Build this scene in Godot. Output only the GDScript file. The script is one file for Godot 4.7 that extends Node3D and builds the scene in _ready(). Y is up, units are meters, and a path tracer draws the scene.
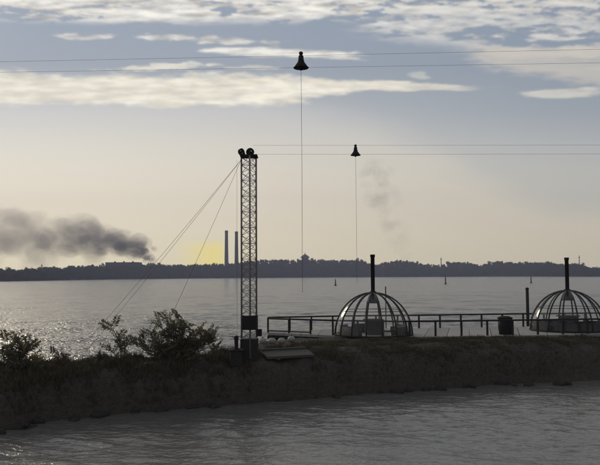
extends Node3D
# Lake shore with a cable water-ski mast, two dome shelters on a pier and a wooded far shore.

const EYE := Vector3(0, 6.5, 0)
const FOCAL := 737.0            # focal length in photograph pixels (600 x 465)
var cam_basis: Basis
var rng := RandomNumberGenerator.new()
var M := {}
var bank_a: Vector3
var bank_dir: Vector3
var bank_out: Vector3
var ground_noise := FastNoiseLite.new()
var taken := {}
var shore_line := []       # [s, t] of the near waterline
var bank_step := 14.0      # where along the bank the land widens under the pier

# ---------------------------------------------------------------- small helpers
func numbered(called: String) -> String:
	if not taken.has(called):
		taken[called] = 0
		return called
	taken[called] += 1
	return "%s_%03d" % [called, taken[called]]

func tag(o: Node, label: String, category: String, group := "", kind := "") -> void:
	if label != "": o.set_meta("label", label)
	if category != "": o.set_meta("category", category)
	if group != "": o.set_meta("group", group)
	if kind != "": o.set_meta("kind", kind)

func thing(called: String, label: String, category: String, where := Vector3.ZERO, turn := 0.0, group := "") -> Node3D:
	var o := Node3D.new()
	o.name = numbered(called)
	add_child(o)
	o.position = where
	o.rotation.y = turn
	tag(o, label, category, group)
	return o

func part(called: String, mesh: Mesh, m: Material, parent: Node, where := Vector3.ZERO) -> MeshInstance3D:
	var o := MeshInstance3D.new()
	o.mesh = mesh
	o.name = numbered(called) if parent == self else called
	o.material_override = m
	parent.add_child(o, true)
	o.position = where
	return o

func pixel_dir(px: float, py: float) -> Vector3:
	return (cam_basis * Vector3(px - 300.0, 232.5 - py, -FOCAL)).normalized()

func at_height(px: float, py: float, h: float) -> Vector3:
	var d := pixel_dir(px, py)
	return EYE + d * ((h - EYE.y) / d.y)

func at_depth(px: float, py: float, depth: float) -> Vector3:
	var d := pixel_dir(px, py)
	return EYE + d * (depth / -d.z)

func lin(r: float, g: float, b: float) -> Color:
	return Color(r, g, b).linear_to_srgb()

func mat(c: Color, rough := 0.8, metal := 0.0) -> StandardMaterial3D:
	var m := StandardMaterial3D.new()
	m.albedo_color = c
	m.roughness = rough
	m.metallic = metal
	m.metallic_specular = 0.15
	return m

func noise_tex(freq: float, seed_: int, ramp: Gradient = null, normal := false, bump := 4.0, size := 512, type := FastNoiseLite.TYPE_SIMPLEX_SMOOTH) -> NoiseTexture2D:
	var n := FastNoiseLite.new()
	n.noise_type = type
	n.frequency = freq
	n.seed = seed_
	n.fractal_octaves = 5
	var t := NoiseTexture2D.new()
	t.width = size
	t.height = size
	t.seamless = true
	t.noise = n
	if ramp: t.color_ramp = ramp
	if normal:
		t.as_normal_map = true
		t.bump_strength = bump
	return t

func ramp2(a: Color, b: Color) -> Gradient:
	var g := Gradient.new()
	g.set_color(0, a)
	g.set_color(1, b)
	return g

func textured(a: Color, b: Color, freq: float, seed_: int, scale_: float, rough := 0.85, bump := 3.0) -> StandardMaterial3D:
	var m := StandardMaterial3D.new()
	m.albedo_texture = noise_tex(freq, seed_, ramp2(a, b))
	m.normal_enabled = true
	m.normal_texture = noise_tex(freq * 2.0, seed_ + 7, null, true, bump)
	m.roughness = rough
	m.metallic_specular = 0.15
	m.uv1_triplanar = true
	m.uv1_world_triplanar = true
	m.uv1_scale = Vector3.ONE * scale_
	return m

func box_into(st: SurfaceTool, size: Vector3, where: Vector3, basis := Basis.IDENTITY) -> void:
	# a box with chamfered edges
	var c: float = minf(0.012, 0.18 * minf(size.x, minf(size.y, size.z)))
	var h := size * 0.5
	var corners := {}
	for sx in [-1, 1]:
		for sy in [-1, 1]:
			for sz in [-1, 1]:
				for ax in 3:
					var v := Vector3(sx * (h.x - c), sy * (h.y - c), sz * (h.z - c))
					v[ax] += [sx, sy, sz][ax] * c
					corners[[sx, sy, sz, ax]] = where + basis * v
	var quad := func(a, b, cc, d):
		var n: Vector3 = (b - a).cross(d - a)
		var ctr: Vector3 = (a + b + cc + d) / 4.0 - where
		var order = [a, b, cc, a, cc, d] if n.dot(ctr) < 0 else [a, cc, b, a, d, cc]
		for p in order: st.add_vertex(p)
	var tri := func(a, b, cc):
		var n: Vector3 = (b - a).cross(cc - a)
		var ctr: Vector3 = (a + b + cc) / 3.0 - where
		for p in ([a, b, cc] if n.dot(ctr) < 0 else [a, cc, b]): st.add_vertex(p)
	for ax in 3:
		var u: int = (ax + 1) % 3
		var w: int = (ax + 2) % 3
		for s in [-1, 1]:
			var k := [[0, 0, 0], [0, 0, 0], [0, 0, 0], [0, 0, 0]]
			var sg := [[-1, -1], [1, -1], [1, 1], [-1, 1]]
			var p := []
			for i in 4:
				k[i][ax] = s; k[i][u] = sg[i][0]; k[i][w] = sg[i][1]
				p.append(corners[[k[i][0], k[i][1], k[i][2], ax]])
			quad.call(p[0], p[1], p[2], p[3])
		# edges along ax
		for su in [-1, 1]:
			for sw in [-1, 1]:
				var e := []
				for q in [[-1, u], [-1, w], [1, w], [1, u]]:
					var kk := [0, 0, 0]
					kk[ax] = q[0]; kk[u] = su; kk[w] = sw
					e.append(corners[[kk[0], kk[1], kk[2], q[1]]])
				quad.call(e[0], e[1], e[2], e[3])
	for sx in [-1, 1]:
		for sy in [-1, 1]:
			for sz in [-1, 1]:
				tri.call(corners[[sx, sy, sz, 0]], corners[[sx, sy, sz, 1]], corners[[sx, sy, sz, 2]])

func box_mesh(size: Vector3, where := Vector3.ZERO, basis := Basis.IDENTITY) -> ArrayMesh:
	var st := SurfaceTool.new()
	st.begin(Mesh.PRIMITIVE_TRIANGLES)
	st.set_smooth_group(-1)
	box_into(st, size, where, basis)
	st.generate_normals()
	return st.commit()

func tube_into(st: SurfaceTool, pts: Array, radii: Array, sides := 8, caps := true) -> void:
	var rings := []
	var side := Vector3.ZERO
	for i in pts.size():
		var dir: Vector3 = (pts[min(i + 1, pts.size() - 1)] - pts[max(i - 1, 0)]).normalized()
		if side == Vector3.ZERO:
			side = dir.cross(Vector3.UP if abs(dir.y) < 0.9 else Vector3.RIGHT).normalized()
		else:
			side = (side - dir * side.dot(dir)).normalized()
		var up: Vector3 = dir.cross(side)
		var ring := []
		for k in sides:
			var a := TAU * k / sides
			ring.append(pts[i] + (side * cos(a) + up * sin(a)) * radii[i])
		rings.append(ring)
	for i in pts.size() - 1:
		for k in sides:
			var a: Vector3 = rings[i][k]
			var b: Vector3 = rings[i][(k + 1) % sides]
			var c: Vector3 = rings[i + 1][(k + 1) % sides]
			var d: Vector3 = rings[i + 1][k]
			for p in [a, c, b, a, d, c]: st.add_vertex(p)
	if caps:
		var e := pts.size() - 1
		for k in sides:
			for p in [pts[0], rings[0][k], rings[0][(k + 1) % sides]]: st.add_vertex(p)
			for p in [pts[e], rings[e][(k + 1) % sides], rings[e][k]]: st.add_vertex(p)

func tube_mesh(pts: Array, radii, sides := 8) -> ArrayMesh:
	var st := SurfaceTool.new()
	st.begin(Mesh.PRIMITIVE_TRIANGLES)
	st.set_smooth_group(0 if sides > 5 else -1)
	var rr: Array = []
	for i in pts.size(): rr.append(radii[i] if radii is Array else radii)
	tube_into(st, pts, rr, sides)
	st.index()
	st.generate_normals()
	return st.commit()

func lathe_mesh(profile: Array, sides := 24, a0 := 0.0, a1 := TAU) -> ArrayMesh:
	var st := SurfaceTool.new()
	st.begin(Mesh.PRIMITIVE_TRIANGLES)
	st.set_smooth_group(0)
	for i in profile.size() - 1:
		for k in sides:
			var p := []
			for q in [[i, k], [i, k + 1], [i + 1, k + 1], [i + 1, k]]:
				var a: float = a0 + (a1 - a0) * q[1] / sides
				p.append(Vector3(cos(a) * profile[q[0]].x, profile[q[0]].y, sin(a) * profile[q[0]].x))
			for v in [p[0], p[1], p[2], p[0], p[2], p[3]]: st.add_vertex(v)
	st.index()
	st.generate_normals()
	return st.commit()

# ---------------------------------------------------------------- sky
var sn1 := FastNoiseLite.new()
var sn2 := FastNoiseLite.new()
var sn3 := FastNoiseLite.new()

func smooth(a: float, b: float, x: float) -> float:
	var t := clampf((x - a) / (b - a), 0.0, 1.0)
	return t * t * (3.0 - 2.0 * t)

func s2l(r: float, g: float, b: float) -> Vector3:
	var c := Color(r / 255.0, g / 255.0, b / 255.0).srgb_to_linear()
	return Vector3(c.r, c.g, c.b)

var sky_left := []
var sky_right := []

func grad(stops: Array, v: float) -> Vector3:
	if v >= stops[0][0]: return stops[0][1]
	for i in stops.size() - 1:
		if v >= stops[i + 1][0]:
			return stops[i + 1][1].lerp(stops[i][1], (v - stops[i + 1][0]) / (stops[i][0] - stops[i + 1][0]))
	return stops[-1][1]

func streak(u: float, v: float, cu: float, cv: float, ru: float, rv: float, slope: float, n: float) -> float:
	var du := (u - cu) / ru
	var dv := (v - cv - slope * (u - cu)) / rv
	return smooth(0.0, 0.85, 0.95 - du * du - dv * dv + n * 1.3)

func sky_color(az: float, el: float) -> Vector3:
	# u, v: where the direction lies on a tilted tangent plane, in units of 1/737
	var a := clampf(az, -0.9, 0.9)
	var u: float = 300.0 + 737.0 * (tan(a) + (az - a) * 1.6)
	var v: float = 274.5 - 737.0 * tan(clampf(el, -0.2, 1.3)) / cos(a) - 0.006 * (u - 300.0)
	v = maxf(v, -1400.0)
	# pale veil to the left, bluer air to the upper right
	var wv := sn3.get_noise_2d(u * 0.8, v * 2.0)
	var edge: float = v - (100.0 + (u - 300.0) * 0.36) + wv * 26.0
	var veil: float = smooth(-14.0, 26.0, edge) * (1.0 - smooth(150.0, 420.0, u - 300.0 - (v - 100.0) * 2.0) * 0.6)
	if v < 104.0: veil *= smooth(66.0, 104.0, v)
	var side: float = smooth(-100.0, 620.0, u)
	var c: Vector3 = grad(sky_left, v).lerp(grad(sky_right, v), side)
	var low: Vector3 = grad(sky_left, v) * (1.0 - side * 0.16)
	c = c.lerp(low, veil * 0.75)
	# warm gap in the haze low over the horizon
	var glow: float = smooth(168.0, 214.0, u) * (1.0 - smooth(217.0, 231.0, u)) * smooth(236.0, 249.0, v + sn3.get_noise_2d(u * 3.0, 7.0) * 3.0)
	c = c.lerp(s2l(220, 202, 104), glow * 0.78)
	# broad brightening towards the veiled sun, left of the view
	var sun_d := acos(clampf(sin(el) * sin(0.384) + cos(el) * cos(0.384) * cos(az + 0.642), -1.0, 1.0))
	c += Vector3(0.7, 0.62, 0.46) * exp(-pow(sun_d / 0.13, 2.0)) + Vector3(0.05, 0.045, 0.03) * exp(-sun_d / 0.5)
	# clouds
	var n1 := sn1.get_noise_2d(u * 0.6, v * 5.2)
	var n2 := sn2.get_noise_2d(u * 1.5, v * 6.5)
	var nb := sn3.get_noise_2d(u * 0.5 + 50.0, v * 2.4)
	var nw := sn1.get_noise_2d(u * 0.4, v * 2.0 + 70.0)
	var d := 0.0
	# main bank of bright cloud, tapering to the right
	var half: float = lerpf(15.0, 3.4, smooth(200.0, 470.0, u)) * (1.0 + n2 * 0.22)
	var mid: float = 87.0 - (0.0 if u < 250.0 else 0.0) + sin(u * 0.011) * 2.5
	var main := clampf(1.35 - absf(v - mid + nw * 9.0) / half, 0.0, 1.0)
	main = smooth(0.0, 0.6, main) * (1.0 - smooth(440.0, 500.0, u + n1 * 60.0))
	d = maxf(d, main * (0.93 + n2 * 0.4))
	# thin streaks
	d = maxf(d, streak(u, v, 80.0, 33.0, 34.0, 4.0, 0.02, n2) * 0.7)
	d = maxf(d, streak(u, v, 205.0, 36.0, 92.0, 5.0, 0.05, n2) * 0.75)
	d = maxf(d, streak(u, v, 290.0, 50.0, 95.0, 7.0, 0.05, n1 + n2 * 0.4) * 0.85)
	d = maxf(d, streak(u, v, 165.0, 64.0, 70.0, 4.5, -0.06, n2) * 0.75)
	d = maxf(d, streak(u, v, 250.0, 65.0, 32.0, 2.5, 0.0, n2) * 0.45)
	d = maxf(d, streak(u, v, 422.0, 73.0, 16.0, 5.0, 0.1, n2) * 0.4)
	d = maxf(d, streak(u, v, 572.0, 91.0, 44.0, 6.0, -0.03, n1 + n2 * 0.3) * 0.7)
	# mottled high layer along the top and spreading down on the right
	var floor_v: float = 20.0 + nb * 12.0 + smooth(270.0, 400.0, u) * -2.0
	var hi: float = smooth(6.0, -10.0, v - floor_v) * smooth(-0.28, -0.02, n1 * 0.75 + n2 * 0.55 + nb * 0.5 + (0.10 if v < 14.0 else 0.0))
	d = maxf(d, hi * (0.86 + n2 * 0.35))
	var sheet_low: float = 28.0 + (u - 360.0) * 0.135
	var sheet: float = smooth(335.0, 400.0, u + n1 * 40.0) * smooth(12.0, -9.0, v - sheet_low + nb * 9.0 + n2 * 6.0) * smooth(-0.22, 0.05, n1 * 0.7 + n2 * 0.45 + nb * 0.3)
	var tan_sheet: float = smooth(470.0, 500.0, u + n2 * 24.0 + v * 0.1) * smooth(41.0, 46.0, v + n1 * 5.0) * smooth(9.0, -6.0, v - 60.0 - (u - 480.0) * 0.17 + n2 * 7.0)
	d = maxf(d, sheet * (0.62 + n2 * 0.5))
	d = clampf(d, 0.0, 1.0)
	if v < 0.0: d *= lerpf(1.0, 0.6, smooth(0.0, -500.0, v))
	# tops pale, thick undersides greyer
	var n3 := sn1.get_noise_2d(u * 2.2 + 300.0, v * 14.0)
	var thick: float = clampf(0.56 + n1 * 0.9 + n3 * 0.9, 0.0, 1.0)
	var cloud: Vector3 = s2l(178, 174, 168).lerp(s2l(250, 246, 235), thick)
	if v > 60.0: cloud = cloud.lerp(s2l(243, 235, 212), 0.6)
	if u > 330.0: cloud = cloud.lerp(s2l(186, 183, 178), 0.42 * smooth(330.0, 480.0, u))
	c = c.lerp(cloud, d)
	c = c.lerp(s2l(204, 197, 185), clampf(tan_sheet * (0.72 + n1 * 0.3), 0.0, 1.0))
	c *= lerpf(1.0, 0.55, smooth(0.75, 2.3, sun_d))   # air is brighter on the sun side
	return c * lerpf(1.16, lerpf(1.74, 1.5, side), smooth(60.0, 215.0, v))

func build_sky() -> PanoramaSkyMaterial:
	sn1.noise_type = FastNoiseLite.TYPE_SIMPLEX_SMOOTH; sn1.frequency = 0.011; sn1.fractal_octaves = 5; sn1.seed = 11
	sn2.noise_type = FastNoiseLite.TYPE_SIMPLEX_SMOOTH; sn2.frequency = 0.022; sn2.fractal_octaves = 6; sn2.seed = 23
	sn3.noise_type = FastNoiseLite.TYPE_SIMPLEX_SMOOTH; sn3.frequency = 0.005; sn3.fractal_octaves = 3; sn3.seed = 5
	sky_left = [[275.0, s2l(210, 198, 166)], [235.0, s2l(214, 202, 174)], [190.0, s2l(214, 204, 183)], [145.0, s2l(208, 203, 190)], [110.0, s2l(199, 198, 196)], [62.0, s2l(158, 166, 177)], [10.0, s2l(148, 159, 175)], [-600.0, s2l(105, 122, 148)]]
	sky_right = [[275.0, s2l(176, 171, 150)], [235.0, s2l(180, 176, 158)], [190.0, s2l(180, 177, 164)], [145.0, s2l(168, 170, 168)], [110.0, s2l(148, 156, 163)], [62.0, s2l(138, 150, 163)], [10.0, s2l(134, 147, 164)], [-600.0, s2l(100, 117, 144)]]
	var w := 4096
	var h := 2048
	var lo := Image.create(512, 128, false, Image.FORMAT_RGBF)
	for y in 128:
		var el := PI * 0.5 - (y + 0.5) / 256.0 * PI
		for x in 512:
			var az := (x + 0.5) / 512.0 * TAU
			if az > PI: az -= TAU
			var c := sky_color(az, el)
			lo.set_pixel(x, y, Color(c.x, c.y, c.z))
	lo.resize(w, h / 2, Image.INTERPOLATE_CUBIC)
	var img := Image.create(w, h, false, Image.FORMAT_RGBF)
	img.fill(Color(0.22, 0.21, 0.19))
	img.blit_rect(lo, Rect2i(0, 0, w, h / 2), Vector2i.ZERO)
	# the part in view again, finely
	var rows := int(h * 27.0 / 180.0)
	for y in range(h / 2 - rows, h / 2):
		var el := PI * 0.5 - (y + 0.5) / h * PI
		for k in range(-364, 364):
			var az := (k + 0.5) / w * TAU
			var c := sky_color(az, el)
			img.set_pixel((k + w) % w, y, Color(c.x, c.y, c.z))
	var m := PanoramaSkyMaterial.new()
	m.panorama = ImageTexture.create_from_image(img)
	return m

# ---------------------------------------------------------------- bank
func bank_st(p: Vector3) -> Vector2:
	var d := p - bank_a
	return Vector2(d.dot(bank_dir), d.dot(bank_out))

func bank_height(s: float, t: float) -> float:
	var right: float = smooth(bank_step - 0.5, bank_step + 2.5, s)
	var crest: float = lerpf(2.12, 2.34, right)
	var run: float = lerpf(2.9, 3.9, right)
	var back: float = lerpf(5.6, 10.5, smooth(bank_step - 0.9, bank_step + 0.5, s))
	var n := ground_noise.get_noise_2d(s * 3.0, t * 3.0)
	var shore: float = ground_noise.get_noise_1d(s * 2.2) * 0.5 - table(shore_line, s)
	var tt := t + shore * (1.0 - smooth(1.0, 3.2, t))
	var h: float
	if tt < run:
		var q := tt / run
		h = crest * (q * 2.0 if q < 0.0 else 0.62 * smooth(-0.12, 0.26, q) - 0.62 * smooth(-0.12, 0.26, 0.0) * (1.0 - smooth(0.0, 0.26, q)) + 0.38 * q)
	elif tt < back:
		h = crest
	else:
		h = crest - (tt - back) * 1.1
	h = maxf(h, -1.5)
	var bumps: float = n * 0.32 + ground_noise.get_noise_2d(s * 11.0, t * 11.0 + 90.0) * 0.2
	return h + bumps * (0.25 + 0.75 * (1.0 - smooth(run * 0.3, run * 0.7, tt) * right))

func bank_point(s: float, t: float) -> Vector3:
	var p := bank_a + bank_dir * s + bank_out * t
	p.y = bank_height(s, t)
	return p

func build_bank() -> void:
	var st := SurfaceTool.new()
	st.begin(Mesh.PRIMITIVE_TRIANGLES)
	st.set_smooth_group(0)
	var s0 := -34.0
	var ns := 520
	var ds := 0.2
	var nt := 84
	var dt := 0.2
	for i in ns + 1:
		for j in nt + 1:
			var p := bank_point(s0 + i * ds, -1.6 + j * dt)
			st.add_vertex(p)
	for i in ns:
		for j in nt:
			var a := i * (nt + 1) + j
			for k in [a, a + 1, a + nt + 2, a, a + nt + 2, a + nt + 1]: st.add_index(k)
	st.generate_normals()
	var o := part("embankment", st.commit(), M.soil, self)
	tag(o, "dark earth embankment between the two waters", "embankment", "", "structure")

func frond_mesh(seed_: int, leaflets: int, length: float) -> ArrayMesh:
	# a pinnate leaf: a thin midrib with pairs of pointed leaflets
	var r := RandomNumberGenerator.new()
	r.seed = seed_
	var st := SurfaceTool.new()
	st.begin(Mesh.PRIMITIVE_TRIANGLES)
	st.set_smooth_group(-1)
	var rib := []
	for i in 6:
		var q := i / 5.0
		rib.append(Vector3(0, q * length * (1.0 - 0.12 * q), -0.30 * length * q * q))
	tube_into(st, rib, [0.010, 0.009, 0.008, 0.007, 0.006, 0.004], 4, false)
	for i in leaflets:
		var q: float = 0.22 + 0.76 * i / (leaflets - 1.0)
		var base: Vector3 = Vector3(0, q * length * (1.0 - 0.12 * q), -0.30 * length * q * q)
		for s in [-1, 1]:
			var ll: float = length * (0.36 - 0.18 * absf(q - 0.45)) * r.randf_range(0.8, 1.15)
			var out: Vector3 = Vector3(s * 0.86, 0.5 + r.randf_range(-0.15, 0.2), r.randf_range(-0.4, 0.25)).normalized()
			var wide: Vector3 = out.cross(Vector3(0, 0.2, 1)).normalized() * ll * 0.17
			var fold: Vector3 = Vector3(0, 0, 0.02)
			var tip: Vector3 = base + out * ll + Vector3(0, -0.05 * length, 0)
			var midp: Vector3 = base + out * ll * 0.45
			for p in [base, midp + wide + fold, midp - fold, base, midp - fold, midp - wide + fold, midp + wide + fold, tip, midp - fold, midp - fold, tip, midp - wide + fold]:
				st.add_vertex(p)
	st.generate_normals()
	return st.commit()

func bush(called: String, label: String, category: String, where: Vector3, stems: Array, frond_set: Array, m: Material, count: int, spread: float, seed_: int, size := 1.0) -> void:
	var t := thing(called, label, category, where)
	var r := RandomNumberGenerator.new()
	r.seed = seed_
	var k := 0
	for tip in stems:
		var bend := Vector3(r.randf_range(-0.12, 0.12), 0, r.randf_range(-0.12, 0.12))
		var pts := []
		var rad := []
		for i in 6:
			var q := i / 5.0
			pts.append(Vector3(tip.x * pow(q, 1.25), tip.y * q - 0.15 * (1.0 - q), tip.z * pow(q, 1.25)) + bend * sin(q * PI))
			rad.append(lerpf(0.034, 0.010, q) * size)
		part("stem", tube_mesh(pts, rad, 6), M.bark, t)
		var per := int(ceil(float(count) / stems.size()))
		for j in per:
			var q: float = 1.0 if j == 0 else pow(r.randf_range(0.12, 1.0), 0.7)
			var fi: float = q * 5.0
			var i0: int = mini(int(fi), 4)
			var p: Vector3 = pts[i0].lerp(pts[i0 + 1], fi - i0)
			var o := part("frond", frond_set[k % frond_set.size()], M.leaf_tan if m == M.leaf and k % 9 == 2 else m, t, p)
			k += 1
			var yaw := r.randf_range(0, TAU)
			var lean: float = r.randf_range(0.2, 1.15) * spread if j > 0 else r.randf_range(0.0, 0.3)
			o.basis = Basis(Vector3.UP, yaw) * Basis(Vector3.RIGHT, -lean) * Basis(Vector3.UP, r.randf_range(-1.5, 1.5))
			o.scale = Vector3.ONE * r.randf_range(0.65, 1.1) * size

# ---------------------------------------------------------------- water
func build_water() -> void:
	var wn := FastNoiseLite.new()
	wn.noise_type = FastNoiseLite.TYPE_SIMPLEX_SMOOTH
	wn.frequency = 1.0
	wn.fractal_octaves = 1
	wn.seed = 77
	var gust := FastNoiseLite.new()
	gust.frequency = 0.035
	gust.seed = 31
	gust.fractal_octaves = 3
	var zs := []
	var z := 12.0
	while z < 2300.0:
		zs.append(-z)
		z += 0.15 if z < 52.0 else maxf(0.15, (z - 52.0) * 0.010 + 0.15)
	zs.push_front(60.0)
	zs.push_front(400.0)
	var xs := [0.0]
	var x := 0.0
	while x < 1900.0:
		x += 0.3 if x < 34.0 else 0.3 + (x - 34.0) * 0.03
		xs.append(x)
		xs.push_front(-x)
	var st := SurfaceTool.new()
	st.begin(Mesh.PRIMITIVE_TRIANGLES)
	st.set_smooth_group(0)
	for zi in zs.size():
		var zz: float = zs[zi]
		var dz: float = absf(zs[min(zi + 1, zs.size() - 1)] - zs[max(zi - 1, 0)]) * 0.5
		for xi in xs.size():
			var xx: float = xs[xi]
			var dx: float = absf(xs[min(xi + 1, xs.size() - 1)] - xs[max(xi - 1, 0)]) * 0.5
			var y := 0.0
			if zz < -8.0 and dz < 4.0:
				var t := (Vector3(xx, 0, zz) - bank_a).dot(bank_out)
				var open: float = smooth(2.0, 12.0, t)
				var g := 0.8 + 1.0 * gust.get_noise_2d(xx, zz * 1.8)
				var amp := lerpf(1.05, 3.0, open) * g
				var px := xx + zz * 0.35
				var pz := zz - xx * 0.2
				var lim := maxf(dz * 1.3, dx * 0.5)
				y += wn.get_noise_2d(px * 0.10, pz * 0.22) * 0.05 * amp * (1.0 - smooth(2.0, 4.5, lim))
				y += wn.get_noise_2d(px * 0.25 + 40.0, pz * 0.60) * 0.04 * amp * (1.0 - smooth(0.7, 1.7, lim))
				y += wn.get_noise_2d(px * 0.8 + 90.0, pz * 1.7) * 0.036 * amp * (1.0 - smooth(0.4, 0.9, lim))
			st.add_vertex(Vector3(xx, y, zz))
	var verts: PackedVector3Array = st.commit_to_arrays()[Mesh.ARRAY_VERTEX]
	var nx := xs.size()
	# two sheets that meet under the embankment: the sheltered cove and the open water
	for which in 2:
		var sheet := SurfaceTool.new()
		sheet.begin(Mesh.PRIMITIVE_TRIANGLES)
		sheet.set_smooth_group(0)
		var used := {}
		var idx := PackedInt32Array()
		for zi in zs.size() - 1:
			for xi in nx - 1:
				var q := zi * nx + xi
				var open_side: bool = (Vector3(xs[xi], 0, zs[zi]) - bank_a).dot(bank_out) > 3.0
				if open_side != (which == 1): continue
				for k in [q, q + 1, q + nx, q + 1, q + nx + 1, q + nx]:
					if not used.has(k):
						used[k] = used.size()
						sheet.add_vertex(verts[k])
					idx.append(used[k])
		for k in idx: sheet.add_index(k)
		sheet.generate_normals()
		var m := StandardMaterial3D.new()
		m.albedo_color = [lin(0.105, 0.101, 0.097), lin(0.062, 0.063, 0.066)][which]
		m.roughness = [0.17, 0.2][which]
		m.metallic_specular = 0.5
		m.uv1_triplanar = true
		m.uv1_world_triplanar = true
		m.uv1_scale = [Vector3(0.11, 0.11, 0.21), Vector3(0.085, 0.085, 0.15)][which]
		m.normal_enabled = true
		m.normal_texture = noise_tex(0.016, 3 + which, null, true, 12.0, 1024)
		m.normal_scale = [0.5, 1.7][which]
		var o := part(["cove_water", "sea"][which], sheet.commit(), m, self)
		tag(o, ["grey rippled water of the cove in front of the embankment", "grey choppy water between the embankment and the far shore"][which], "water", "", "structure")

# ---------------------------------------------------------------- far shore
const RIDGE := [[-260, 262], [-200, 266], [-140, 264], [-80, 269], [-30, 266], [0, 269.5], [18, 271], [40, 268], [70, 267], [100, 265.5], [125, 265], [150, 265], [170, 265.5], [180, 264.5], [200, 265], [225, 264], [260, 260], [300, 259.5], [320, 260], [360, 260], [377, 265], [390, 261], [410, 261], [424, 264.5], [440, 265], [450, 262], [470, 262.5], [481, 266], [492, 261], [505, 261.5], [520, 263], [535, 262], [550, 262.5], [562, 265], [580, 264], [592, 268], [605, 268], [650, 262], [720, 266], [800, 262], [900, 264]]
const SHORE := [[-260, 286], [-100, 283.5], [0, 281.6], [120, 279.3], [200, 278.4], [320, 277.4], [500, 276.5], [600, 276.7], [720, 276.4], [900, 275.2]]

func table(t: Array, x: float) -> float:
	if t.is_empty(): return 0.0
	for i in t.size() - 1:
		if x <= t[i + 1][0]:
			return lerpf(t[i][1], t[i + 1][1], clampf((x - t[i][0]) / float(t[i + 1][0] - t[i][0]), 0.0, 1.0))
	return t[-1][1]

func shore_depth(px: float) -> float:
	return -at_height(px, table(SHORE, px), 0.0).z

func build_far_shore() -> void:
	# land: a low ridge rising from the waterline
	var st := SurfaceTool.new()
	st.begin(Mesh.PRIMITIVE_TRIANGLES)
	st.set_smooth_group(0)
	var cols := 290
	for i in cols + 1:
		var px := -260.0 + i * 4.0
		var d := shore_depth(px)
		var base := at_depth(px, 274.0, d)
		base.y = 0.0
		var away := Vector3(base.x, 0, base.z).normalized()
		var top: float = maxf(at_depth(px, table(RIDGE, px), d + 160.0).y - 8.5, 3.0)
		var rows := [[-6.0, -1.0], [0.0, 0.4], [14.0, 2.0], [70.0, top * 0.45], [160.0, top], [330.0, top * 0.85], [700.0, 2.0]]
		for r in rows:
			st.add_vertex(base + away * r[0] + Vector3(0, r[1] + ground_noise.get_noise_2d(px, r[0]) * (1.5 if r[0] > 20 else 0.2), 0))
	for i in cols:
		for j in 6:
			var a := i * 7 + j
			for k in [a, a + 1, a + 8, a, a + 8, a + 7]: st.add_index(k)
	st.generate_normals()
	var o := part("far_shore", st.commit(), M.far_land, self)
	tag(o, "low wooded shore across the water", "shore", "", "structure")
	# the wood: crowns built of leafy clumps
	var crowns := []
	for v in 4:
		crowns.append(crown_mesh(500 + v))
	var lists := [[], [], [], []]
	var r := RandomNumberGenerator.new()
	r.seed = 99
	for n in 7500:
		var px := r.randf_range(-255.0, 895.0)
		var d := shore_depth(px)
		var back: float = pow(r.randf(), 1.3) * 200.0 + 6.0
		var base := at_depth(px, 274.0, d)
		base.y = 0.0
		var away := Vector3(base.x, 0, base.z).normalized()
		var top: float = maxf(at_depth(px, table(RIDGE, px), d + 160.0).y - 8.5, 3.0)
		var g: float
		if back < 14.0: g = 1.0
		elif back < 70.0: g = lerpf(2.0, top * 0.45, (back - 14.0) / 56.0)
		elif back < 160.0: g = lerpf(top * 0.45, top, (back - 70.0) / 90.0)
		else: g = top
		var hgt := r.randf_range(9.0, 14.5)
		if r.randf() < 0.08: hgt *= 1.22
		var wid := hgt * r.randf_range(0.55, 0.95)
		var b := Basis(Vector3.UP, r.randf() * TAU).scaled(Vector3(wid, hgt, wid))
		lists[n % 4].append(Transform3D(b, base + away * back + Vector3(0, g - 2.6, 0)))
	var root := thing("far_wood", "dark band of trees along the far shore", "wood")
	root.set_meta("kind", "stuff")
	for v in 4:
		var mm := MultiMesh.new()
		mm.transform_format = MultiMesh.TRANSFORM_3D
		mm.mesh = crowns[v]
		mm.instance_count = lists[v].size()
		for i in lists[v].size(): mm.set_instance_transform(i, lists[v][i])
		var mi := MultiMeshInstance3D.new()
		mi.name = "tree_crowns"
		mi.multimesh = mm
		mi.material_override = [M.leaf_far, M.leaf_far, M.leaf_far2, M.leaf_far][v]
		mi.set_meta("kind", "stuff")
		root.add_child(mi, true)

func crown_mesh(seed_: int) -> ArrayMesh:
	# unit tree: a short trunk and ~ 90 small faces spread through an uneven crown
	var r := RandomNumberGenerator.new()
	r.seed = seed_
	var st := SurfaceTool.new()
	st.begin(Mesh.PRIMITIVE_TRIANGLES)
	st.set_smooth_group(-1)
	tube_into(st, [Vector3.ZERO, Vector3(0, 0.6, 0)], [0.035, 0.02], 5, false)
	var lobes := []
	for i in 6:
		lobes.append([Vector3(r.randf_range(-0.25, 0.25), r.randf_range(0.35, 0.78), r.randf_range(-0.25, 0.25)), r.randf_range(0.18, 0.28)])
	for i in 110:
		var l = lobes[i % 6]
		var dir := Vector3(r.randfn(), r.randfn(), r.randfn()).normalized()
		var p: Vector3 = l[0] + dir * l[1] * r.randf_range(0.7, 1.05)
		var a := Vector3(r.randfn(), r.randfn(), r.randfn()).normalized() * r.randf_range(0.06, 0.12)
		var b := a.cross(dir).normalized() * r.randf_range(0.05, 0.11)
		for q in [p + a, p + b, p - a, p - a, p + b * 0.2 - a * 0.2, p - b]: st.add_vertex(q)
	st.generate_normals()
	return st.commit()

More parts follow.
